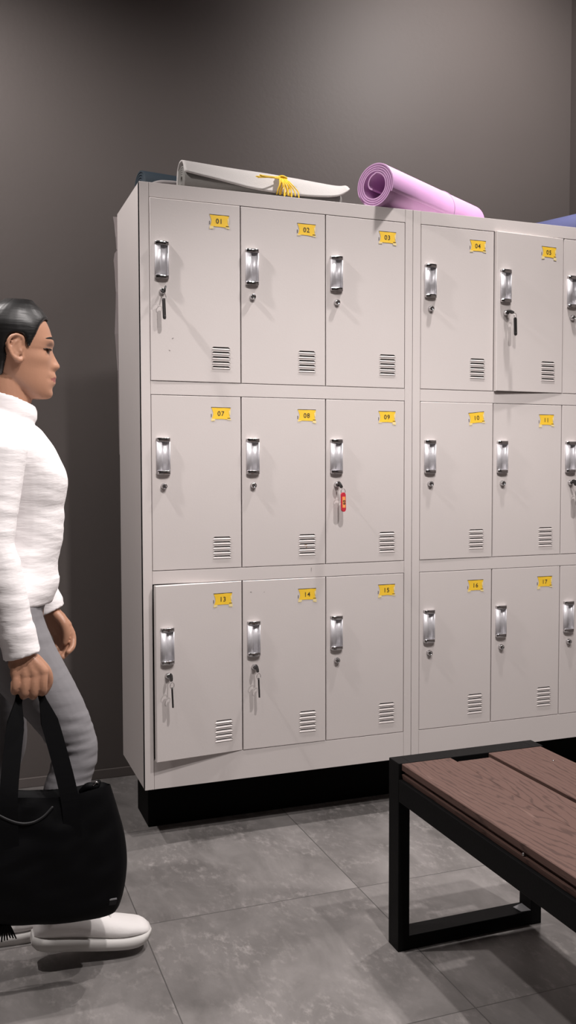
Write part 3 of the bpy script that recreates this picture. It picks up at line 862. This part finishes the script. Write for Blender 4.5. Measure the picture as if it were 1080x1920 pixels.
# legs: the near one swings forward, the far one carries the weight
YR, YL = YM-.082, YM+.075
an_r = P(112, 1690, YR-.045)
RT = [(P(-4, 1160, YR), .096), (P(40, 1238, YR), .084), (P(104, 1328, YR-.004), .066), (P(141, 1400, YR-.008), .053)]
kn_r = RT[3][0]
e_ = an_r-kn_r; bk = Vector((-1, 0, 0))
RS = [(kn_r+e_*.16+bk*.004, .051), (kn_r+e_*.36+bk*.012, .054), (kn_r+e_*.62+bk*.010, .042), (an_r, .034)]
LT = [(P(-12, 1165, YL), .092), (P(-12, 1250, YL), .082), (P(0, 1335, YL-.01), .064), (P(8, 1398, YL-.018), .053)]
kn_l = LT[3][0]; an_l = P(-78, 1690, YL-.05); e2 = an_l-kn_l
LS = [(kn_l+e2*.16+bk*.006, .051), (kn_l+e2*.36+bk*.014, .053), (kn_l+e2*.62+bk*.010, .041), (an_l, .034)]
def leg(mb, m, pts, g=0., end=0.):
    q = [p for p, r in pts]; rr = [r+g for p, r in pts]
    if end: q[-1] = q[-1].lerp(q[-2], end)
    mb.tube(q, rr, m, 24, sub=6, ref=(0, 1, 0))
leg(body, K, RT+RS, -.016); leg(body, K, LT+LS, -.016)
body.ball((-.40, YM, .82), (.075, .115, .085), K)
PITCH_R = math.radians(7)
def foot(mb, an, ang, m=K):
    c, s = math.cos(ang), math.sin(ang)
    f = lambda a, h: an+Vector((a*c-h*s*0+0, 0, -a*s+h))
    mb.tube([an+Vector((0, 0, .01)), f(.01, -.03), f(.06, -.052), f(.12, -.060)], [.026, .026, .020, .012], m, 16, sub=4, round_ends=True)
foot(body, an_r, PITCH_R); foot(body, an_l, 0)
# --- hands
def finger(mb, joints, r, m=K):
    mb.tube(joints, r, m, 12, sub=4, round_ends=True)
HN = []
def near_hand(mb):
    """right hand closed round the bag straps: back of the hand to the viewer, fingers folded inward under the strap"""
    Yh = YA-.040
    w = P(40, 1222, Yh); kx = [81, 64, 46, 29]; ky = [1259, 1263, 1265, 1263]
    wr = [P(52, 1228, Yh), P(46, 1228, Yh), P(39, 1229, Yh), P(32, 1230, Yh)]
    Lr = [.0098, .0102, .0098, .0088]
    ln = [(.040, .026, .020), (.043, .028, .021), (.040, .026, .021), (.033, .021, .018)]
    for i in range(4):
        k = P(kx[i], ky[i], Yh-.010)
        mb.tube([wr[i], wr[i].lerp(k, .5)+Vector((0, -.002, 0)), k], [.0135, .0135, Lr[i]+.0032], K, 12, sub=4, round_ends=True)
        a = k+Vector((.001, .000, -.001)); l1, l2, l3 = ln[i]
        p1 = a+Vector((-.003, -.003, -l1)); p2 = p1+Vector((-.001, l2*.97, -.006)); p3 = p2+Vector((.0, .008, l3*.86))
        finger(mb, [a, a.lerp(p1, .5)+Vector((0, -.004, 0)), p1, p1.lerp(p2, .5)+Vector((0, .001, -.005)), p2, p3], [Lr[i]+.0012, Lr[i], Lr[i]-.0002, Lr[i]-.001, Lr[i]-.0014, Lr[i]-.0026])
        HN.append((p1, p2))
    mb.ball(P(46, 1243, Yh+.004), (.036, .014, .026), K)
    # thumb leaves the front side of the palm near its base and closes over the strap
    t0 = P(66, 1236, Yh+.010); t1 = P(86, 1258, Yh+.012); t2 = P(91, 1279, Yh+.016); t3 = P(83, 1298, Yh+.020)
    finger(mb, [t0, t1, t2, t3], [.0135, .0125, .0105, .0082])
near_hand(body)
def far_hand(mb):
    Yh = YB-.002
    kp = [P(126, 1172, Yh-.012), P(117, 1178, Yh-.004), P(108, 1182, Yh+.004), P(100, 1184, Yh+.012)]
    wr = [P(104, 1146, Yh), P(99, 1148, Yh), P(95, 1150, Yh), P(91, 1152, Yh)]
    r = [.0096, .0100, .0096, .0086]; ln = [(.038, .024, .019), (.041, .026, .020), (.038, .024, .019), (.030, .019, .017)]
    for i in range(4):
        k = kp[i]; l1, l2, l3 = ln[i]
        mb.tube([wr[i], wr[i].lerp(k, .5), k], [.0125, .0130, r[i]+.003], K, 12, sub=4, round_ends=True)
        p1 = k+Vector((.013-.002*i, -.010, -l1*.92)); p2 = p1+Vector((-.003, -.012, -l2*.80)); p3 = p2+Vector((-.012, -.009, -l3*.60))
        finger(mb, [k, k.lerp(p1, .5)+Vector((.003, 0, 0)), p1, p2, p3], [r[i]+.001, r[i], r[i]-.0004, r[i]-.0014, r[i]-.0026])
    mb.ball(P(107, 1163, Yh+.002), (.026, .013, .026), K)
    t0 = P(106, 1152, Yh-.016); t1 = P(119, 1168, Yh-.030); t2 = P(124, 1187, Yh-.034); t3 = P(122, 1205, Yh-.032)
    finger(mb, [t0, t1, t2, t3], [.0125, .0118, .0098, .0078])
far_hand(body)
me = remesh(body, .0030, 2, .5)
me.materials.clear(); me.materials.append(MATS['skin']); me.materials.append(MATS['skin_lip'])
for p in me.polygons:
    c = p.center; p.material_index = 0
    if abs(c.y-YM) < .023 and c.x > interp(TB, c.z)-.012 and c.x > XE+.06:
        lim = .0068*(1-(abs(c.y-YM)/.024)**2)
        dz = c.z-ZM
        if -lim*1.25 < dz < lim*.95: p.material_index = 1
pbuild(me, 'body')
# --- eyes, lashes, brows
for sd in (-1, 1):
    b = MB(); ex = head_pt(ZEYE, math.radians(25)).x
    c = Vector((H(92.5, 658).x-.0035, YM+sd*.030, ZEYE-.0015)); b.ball(c, (.0068, .0115, .0032), 'eye_dark', 16, 10); pbuild(b, 'eye')
    b = MB(); pts = []
    for k in range(9):
        u = k/8; th_y = .017+.028*u
        # sit on the lid: search the head surface at this side position
        best = min((abs(abs(head_pt(ZEYE-.001+.002*math.sin(u*PI), a).y-YM)-th_y), a) for a in [i*.01 for i in range(5, 130)])[1]
        q = head_pt(ZEYE-.001+.002*math.sin(u*PI), best); q = Vector((q.x+.0012, YM+sd*abs(q.y-YM), q.z)); pts.append(q)
    b.tube(pts, [.0006, .0011, .0014, .0015, .0016, .0016, .0015, .0012, .0006], 'hair', 8); pbuild(b, 'eyelash')
    b = MB(); pts = []
    for k in range(9):
        u = k/8; zb_ = ZBR+.004+.003*math.sin(u*PI*.8)-.003*u
        best = min((abs(abs(head_pt(zb_, a).y-YM)-(.012+.034*u)), a) for a in [i*.01 for i in range(3, 140)])[1]
        q = head_pt(zb_, best); pts.append(Vector((q.x-.0002, YM+sd*abs(q.y-YM), zb_)))
    b.tube(pts, [.0014, .0032, .0038, .0040, .0038, .0034, .0028, .0020, .0008], 'hair', 8, flat=.45, ref=(0, 0, 1)); pbuild(b, 'eyebrow')
# --- hair: a combed-back cap with a low knot
hl_px = [(-80, 470), (40, 545), (70, 574), (84.5, 594), (88, 603), (86.5, 606), (80, 606), (72, 615), (67, 625), (63, 634), (57, 645), (51.5, 656), (47, 657), (43, 650), (41, 640), (36, 634), (27, 632.5), (17, 636), (10, 645), (8.5, 658), (11, 672), (8, 690), (4, 712), (0, 724), (-90, 726)]
hl = [(H(*p).x, H(*p).z) for p in hl_px]
def inside(x, z):
    c = False; n = len(hl); j = n-1
    for i in range(n):
        xi, zi = hl[i]; xj, zj = hl[j]
        if (zi > z) != (zj > z) and x < (xj-xi)*(z-zi)/(zj-zi)+xi: c = not c
        j = i
    return c
def hair_mesh():
    b = MB(); nz, nt = 170, 200; idx = {}; vs = []; fs = []
    ztop = H(20, 554.6).z
    for i in range(nz+1):
        for j in range(nt):
            z = zchin-.02+(ZH+.018)*i/nz
            zc = max(zchin+.001, min(zchin+ZH-.0008, z))
            th = 2*PI*j/nt
            q0 = head_pt(zc, th); 
            u = (zc-zchin)/ZH
            nrm = Vector((math.cos(th)*(1-u*u*.5), math.sin(th), max(0, (u-.55)*2.2))).normalized()
            thick = .0085+.0025*noise.noise(Vector((th*9, z*30, 1)))*.25
            # thin towards the front hair line
            dist = 1.
            q = q0+nrm*thick
            if z < zchin: q.z = z
            vs.append((q, q0))
    for i in range(nz):
        for j in range(nt):
            k = (j+1) % nt; f = (i*nt+j, i*nt+k, (i+1)*nt+k, (i+1)*nt+j)
            c = sum((vs[a][1] for a in f), Vector())/4
            if inside(c.x, c.z): fs.append(f)
    # taper the rim: vertices on the border sit on the skin
    cnt = {}
    for f in fs:
        for a in f: cnt[a] = cnt.get(a, 0)+1
    out = []
    for a, (q, q0) in enumerate(vs):
        n = cnt.get(a, 0)
        out.append(q0.lerp(q, .12) if 0 < n < 4 else q)
    used = sorted(cnt); mp = {a: i for i, a in enumerate(used)}
    b.add([out[a] for a in used], [[mp[a] for a in f] for f in fs], 'hair', True)
    me = b.mesh('hair_cap')
    return me
hm = hair_mesh(); o = pbuild(hm, 'hair')
sm = o.modifiers.new('smooth', 'SMOOTH'); sm.iterations = 9; sm.factor = .5
so = o.modifiers.new('thickness', 'SOLIDIFY'); so.thickness = .006; so.offset = -1
b = MB(); kc = Vector((XBK-.018, YM, zchin+.095))
for k in range(5):
    a0 = k*.6; b.tube([kc+Vector((.012*math.sin(a0), (.030-.005*k)*math.cos(t*2*PI/12), (.030-.005*k)*math.sin(t*2*PI/12))) for t in range(13)], .015, 'hair', 12)
b.ball(kc, (.016, .030, .030), 'hair')
pbuild(b, 'hair_knot')

# --- white top
s = MB(); m = 'shirt'
torso(s, m, .0, H(90, 1126).z+.004, 1.262)
# hem drops to the front
g1 = .009
for (sh, el, wr, cuff) in ((sh_n, el_n, wr_n, None), (sh_f, el_f, wr_f, None)):
    s.tube(arm_path(sh, el, wr)[:6]+[wr.lerp(el, .05)], [.062, .056, .050, .047, .047, .042, .0385], m, 24, sub=5)
    s.ball(sh+Vector((0, 0, -.005)), (.062, .056, .060), m)
# cuffs: longer ribbed ends that fold once
for (el, wr, q) in ((el_n, wr_n, P(42, 1229, YA-.035)), (el_f, wr_f, P(94, 1146, YB+.005))):
    d = (q-el).normalized()
    s.tube([q-d*.070, q-d*.060, q-d*.03, q], [.038, .0425, .0405, .0415], m, 24, sub=3)
# collar
s.ball((-.435, YM, 1.262), (.062, .078, .040), m)
c0 = nb.lerp(nt_, .15); c1 = H(34, 757)
ax = Vector((.10, 0, 1)).normalized()
def cring(c, rx, ry, tilt, n=32):
    f = lambda q: rx*q*(1.0 if q > 0 else 1.42)
    return [c+Vector((f(math.cos(2*PI*j/n)), ry*math.sin(2*PI*j/n), -tilt*rx*math.cos(2*PI*j/n))) for j in range(n)]
cc = H(22, 756); fr = (H(69, 766).x-cc.x)
s.loft([cring(cc+Vector((-.004, 0, -.05)), fr*1.02, .062, .35), cring(cc+Vector((-.003, 0, -.028)), fr*.93, .058, .38), cring(cc+Vector((.0, 0, -.016)), fr*1.0, .062, .40), cring(cc+Vector((.0, 0, .004)), fr*1.02, .0625, .40), cring(cc+Vector((-.001, 0, .014)), fr*.97, .059, .40), cring(cc+Vector((-.002, 0, .016)), fr*.90, .056, .40), cring(cc+Vector((-.002, 0, .004)), fr*.78, .050, .40)], m)
me = remesh(s, .0042, 4, .5)
me.materials.clear(); me.materials.append(MATS['shirt'])
NV_ = [v.normal.copy() for v in me.vertices]; CO_ = [v.co.copy() for v in me.vertices]; new = []
for c, nrm_ in zip(CO_, NV_):                                    # soft folds in the cloth
    f = noise.noise(Vector((c.x*5, c.y*5, c.z*34)))*.5+noise.noise(Vector((c.x*9+3, c.y*8, c.z*60+c.x*20)))*.3
    near_arm = c.y < YM-.125
    amp = .0042 if c.z < 1.10 else .0018
    if .70 < c.z < .80: amp = .0022
    cc_ = c+nrm_*(f*amp)
    # pull at the chest and the hem
    if c.z < .90 and c.y > YM-.135 and c.y < YM+.12 and c.x > -.42:
        cc_ += nrm_*(.006*max(0, noise.noise(Vector((c.y*18, 2, c.x*12)))))
    new += cc_[:]
me.vertices.foreach_set('co', new)
pbuild(me, 'top')
# --- leggings
l = MB(); m = 'leggings'
rings = []
for i in range(15):
    z = .735+(.955-.735)*i/14
    xf = min(interp(TF, max(z, TF[0][0]))-.006, interp([(.735, H(60, 1180).x), (.79, H(74, 1162).x), (.83, H(84, 1138).x), (.87, H(96, 1110).x), (.955, H(110, 1050).x)], z))
    rings.append(ring_xy(xf, interp([(.735, -.535), (.80, -.548), (.84, -.532), (.87, -.508), (.955, -.462)], z), interp([(.735, .134), (.80, .156), (.86, .148), (.90, .131), (.955, .110)], z), z, 32, 2.3))
l.loft(rings, m)
for hp in (RT[0][0], LT[0][0]): l.ball(hp+Vector((.004, 0, .004)), (.098, .092, .098), m)
leg(l, m, RT+RS, 0, .12); leg(l, m, LT+LS, 0, .12)
me = remesh(l, .0045, 4, .5); me.materials.clear(); me.materials.append(MATS['leggings'])
NV_ = [v.normal.copy() for v in me.vertices]; CO_ = [v.co.copy() for v in me.vertices]; new = []
for c, nrm_ in zip(CO_, NV_):
    dk = (c-kn_r).length
    amp = .0028*math.exp(-((dk-.055)/.05)**2)+.0006
    new += (c+nrm_*(noise.noise(Vector((c.x*14, c.y*10, c.z*75)))*amp))[:]
me.vertices.foreach_set('co', new)
pbuild(me, 'leggings')
# --- shoes
def shoe(heel, ang, Y):
    """sneaker along +X from the heel point on the ground, pitched by ang about its toe"""
    L = .272
    T = Matrix.Translation(heel) @ Matrix.Rotation(ang, 4, 'Y')
    up_ = MB(); rings = []
    for i in range(25):
        u = i/24; x = L*u
        hw = interp([(0, .020), (.04, .028), (.14, .034), (.35, .036), (.55, .042), (.72, .046), (.86, .044), (.95, .036), (1, .020)], u)
        h = interp([(0, .062), (.05, .082), (.18, .092), (.32, .090), (.45, .082), (.62, .066), (.80, .057), (.93, .050), (1, .038)], u)
        z0 = .018+.010*max(0, u-.75)/.25
        r = []
        for j in range(20):
            a = 2*PI*j/20; c_, s_ = math.cos(a), math.sin(a)
            y = hw*math.copysign(abs(c_)**.75, c_); z = z0+(h-z0)*(.5+.5*math.copysign(abs(s_)**.8, s_))
            y *= 1-.42*max(0, (z-z0)/(h-z0)-.35)
            r.append(T @ Vector((x, y, z)))
        rings.append(r)
    up_.loft(rings, 'shoe_white')
    o = pbuild(up_, 'shoe', 'white sneaker')
    so = MB(); rings = []
    for i in range(25):
        u = i/24; x = -.004+(L+.006)*u
        hw = interp([(0, .018), (.05, .030), (.15, .037), (.35, .038), (.55, .045), (.74, .049), (.88, .047), (.96, .036), (1, .018)], u)
        zb_ = interp([(0, .010), (.06, .001), (.72, .0005), (.90, .006), (1, .020)], u); zt = interp([(0, .030), (.1, .028), (.75, .025), (1, .034)], u)
        rings.append([T @ Vector((x, -hw, zb_)), T @ Vector((x, -hw*1.03, (zb_+zt)/2)), T @ Vector((x, -hw, zt)), T @ Vector((x, hw, zt)), T @ Vector((x, hw*1.03, (zb_+zt)/2)), T @ Vector((x, hw, zb_))])
    so.loft(rings, 'sole_white', True); pbuild(so, 'sole', None, o)
    la = MB()
    for k in range(5):
        u = .40+.055*k; x = L*u; h = interp([(.32, .090), (.45, .082), (.62, .066)], u)
        la.tube([T @ Vector((x, -.020, h-.014)), T @ Vector((x+.004, -.010, h+.0005)), T @ Vector((x, .0, h+.002)), T @ Vector((x-.004, .010, h+.0005)), T @ Vector((x, .020, h-.014))], .0026, 'sole_white', 6, sub=3)
    pbuild(la, 'laces', None, o)
shoe(Vector((P(60, 1770, YR-.05).x, YR-.050, .048)), PITCH_R, YR)
shoe(Vector((an_l.x-.055, YL-.05, 0)), 0, YL)

# ------------------------------------------------------------------ the bag
YG = -.672
bag = thing('tote_bag', 'large black fabric tote bag carried in the right hand of the walking woman', 'bag', (-.40, YG, .09))
BO = Vector((-.40, YG, .09))
def bbuild(mb, name, label=None): return link(name, local(mb, BO).mesh(name), bag, label)
right_px = [(206, 1476), (213, 1498), (222, 1528), (231, 1560), (236, 1590), (238, 1620), (236, 1650), (231, 1680), (222, 1708), (214, 1716)]
top_px = [(-170, 1488), (-90, 1492), (0, 1493), (50, 1494), (100, 1494), (140, 1488), (165, 1482), (190, 1476), (206, 1476)]
bot_px = [(-170, 1700), (-120, 1728), (-40, 1738), (30, 1739), (105, 1735), (150, 1729), (190, 1722), (205, 1719), (214, 1716)]
def along(pts, t):
    x = t*(len(pts)-1); i = min(int(x), len(pts)-2); f = x-i
    q, _ = crm([Vector((a, b_, 0)) for a, b_ in pts], [1]*len(pts), 1) if False else (None, None)
    a, b_ = pts[i], pts[i+1]
    return a[0]+(b_[0]-a[0])*f, a[1]+(b_[1]-a[1])*f
def smooth_line(pts, n):
    q, _ = crm([Vector((a, b_, 0)) for a, b_ in pts], [1]*len(pts), 10)
    L = [0]
    for i in range(1, len(q)): L.append(L[-1]+(q[i]-q[i-1]).length)
    out = []; j = 0
    for k in range(n+1):
        t = L[-1]*k/n
        while j < len(L)-2 and L[j+1] < t: j += 1
        f = (t-L[j])/max(1e-6, L[j+1]-L[j]); v = q[j].lerp(q[j+1], f); out.append((v.x, v.y))
    return out
NU, NV = 48, 36
tl, bl, rl = smooth_line(top_px, NU), smooth_line(bot_px, NU), smooth_line(right_px, NV)
def bag_pt(iu, iv, side):
    u, v = iu/NU, iv/NV
    x = tl[iu][0]*(1-v)+bl[iu][0]*v; y = tl[iu][1]*(1-v)+bl[iu][1]*v
    # bulge to the traced right side
    lx = tl[NU][0]*(1-v)+bl[NU][0]*v; ly = tl[NU][1]*(1-v)+bl[NU][1]*v
    x += (rl[iv][0]-lx)*u**2.2; y += (rl[iv][1]-ly)*u**2.2
    lb = -26*math.sin(PI*v)*(1-u)**2.2; x += lb
    e = min(1, max(0, min(u, 1-u)/.16)); edge = math.sqrt(1-(1-e)**2)
    th = interp([(0, .026), (.15, .036), (.5, .050), (.8, .055), (.93, .044), (1, .012)], v)
    n = .006*noise.noise(Vector((u*5, v*4, side*3)))+.004*noise.noise(Vector((u*11+v*6, v*9, side)))
    q = P(x, y, YG-.02)
    return Vector((q.x, YG+side*(th*(.18+.82*edge)+n*edge), q.z))
b = MB()
for side in (-1, 1):
    vs = [bag_pt(i, j, side) for j in range(NV+1) for i in range(NU+1)]
    b.add(vs, [(j*(NU+1)+i, j*(NU+1)+i+1, (j+1)*(NU+1)+i+1, (j+1)*(NU+1)+i) for j in range(NV) for i in range(NU)], 'bag_black', True)
def strip(f):
    A = [f(k, -1) for k in range(f.n+1)]; B = [f(k, 1) for k in range(f.n+1)]
    M_ = [p.lerp(q, .5)+f.off for p, q in zip(A, B)]
    k = len(A); b.add(A+M_+B, [(i, i+1, k+i+1, k+i) for i in range(k-1)]+[(k+i, k+i+1, 2*k+i+1, 2*k+i) for i in range(k-1)], 'bag_black', True)
fr_ = lambda k, s_: bag_pt(NU, k, s_); fr_.n = NV; fr_.off = Vector((.004, 0, 0)); strip(fr_)
fl_ = lambda k, s_: bag_pt(0, k, s_); fl_.n = NV; fl_.off = Vector((-.004, 0, 0)); strip(fl_)
fb_ = lambda k, s_: bag_pt(k, NV, s_); fb_.n = NU; fb_.off = Vector((0, 0, -.003)); strip(fb_)
ft_ = lambda k, s_: bag_pt(k, 0, s_); ft_.n = NU; ft_.off = Vector((0, 0, -.022)); strip(ft_)
bbuild(b, 'bag_body')
# straps rise from both faces and meet in the fist
grip = sum((a_.lerp(c_, .5) for a_, c_ in HN), Vector())/4+Vector((.004, .004, .010))
for side in (-1, 1):
    b = MB(); y0 = YG+side*.030
    a0, a1 = P(16, 1500, y0), P(131, 1500, y0)
    gx = .021
    pts = [a0+Vector((0, side*.012, -.10)), a0, a0.lerp(grip+Vector((-gx, side*.004, 0)), .5)+Vector((-.002, 0, 0)), grip+Vector((-gx, side*.003, -.012)), grip+Vector((-gx*.35, side*.002, .003)), grip+Vector((gx*.35, side*.002, .003)), grip+Vector((gx, side*.003, -.012)), a1.lerp(grip+Vector((gx, side*.004, 0)), .5)+Vector((.002, 0, 0)), a1, a1+Vector((.004, side*.012, -.10))]
    pp, _ = crm(pts, [1]*len(pts), 8); rings = []
    for i, p in enumerate(pp):
        tt = (pp[min(i+1, len(pp)-1)]-pp[max(0, i-1)]).normalized()
        wv = Vector((0, 1, 0)).cross(tt).normalized(); fl = max(0, min(1, (grip.z-.03-p.z)/.05))
        nv = Vector((0, 1, 0)); w2 = .0075+.0115*fl
        rings.append([p+wv*w2+nv*.002, p+wv*w2-nv*.002, p-wv*w2-nv*.002, p-wv*w2+nv*.002])
    b.loft(rings, 'bag_black', False); bbuild(b, 'strap')
b = MB()                                                         # stitched curve of the strap on the near face
arc = [(-28, 1506), (-12, 1522), (12, 1536), (38, 1544), (62, 1542), (82, 1531), (98, 1514)]
def face_pt(px, py):
    best = None
    for j in range(0, NV+1):
        for i in range(0, NU+1):
            q = bag_cache[j*(NU+1)+i]; d = (q[0]-px)**2+(q[1]-py)**2
            if best is None or d < best[0]: best = (d, q[2])
    return best[1]
def proj(v):
    d = v-CAM; z = d.dot(fwd); return (540+F*d.dot(rt)/z, 960-F*d.dot(up)/z)
bag_cache = []
for j in range(NV+1):
    for i in range(NU+1):
        v = bag_pt(i, j, -1); q = proj(v); bag_cache.append((q[0], q[1], v))
pts = []
for px, py in arc:
    y = face_pt(px, py).y-.001; pts.append(P(px, py, y))
b.tube(pts, .0032, 'bag_seam', 8, sub=6, round_ends=True); bbuild(b, 'seam')
b = MB(); y = face_pt(207, 1690).y-.0025
q = [P(196, 1688, y), P(219, 1684, y), P(219.5, 1686.5, y), P(196.5, 1690.5, y)]
b.loft([q, [v+Vector((0, .002, 0)) for v in q]], 'tag_grey', False)
q = [P(196, 1692, y), P(219, 1688, y), P(218, 1696, y), P(197, 1699, y)]
b.loft([q, [v+Vector((0, .002, 0)) for v in q]], 'bag_seam', False)
bbuild(b, 'maker_tag', 'small tag with a pale line')
b = MB(); c = P(170, 1478, YG)
b.tube([c+Vector((-.020, 0, -.004)), c+Vector((-.006, -.004, .006)), c+Vector((.010, -.004, .004)), c+Vector((.018, .0, .012))], [.006, .009, .008, .005], 'bag_black', 10, sub=5, round_ends=True)
b.tube([c+Vector((.004, -.012, .010)), c+Vector((.012, -.010, .016)), c+Vector((.014, -.008, .010))], .0022, 'chrome', 8, sub=4, round_ends=True)
bbuild(b, 'drawstring_toggle', 'small toggle with a metal tip')
b = MB(); r = random.Random(5); c = P(8, 1738, YG-.03)
for k in range(9):
    x = (k-4)*.004; b.tube([c+Vector((x*.5, 0, .006)), c+Vector((x, -.002+.003*(k % 2), -.010)), c+Vector((x*1.5, .002*(k % 3), -.026-.006*r.random()))], [.003, .0024, .0015], 'bag_black', 6, sub=3)
bbuild(b, 'tassel')


sc = bpy.context.scene
sc.view_settings.view_transform = 'Standard'; sc.view_settings.look = 'None'
sc.view_settings.exposure = 0; sc.view_settings.gamma = 1; sc.view_settings.use_curve_mapping = False
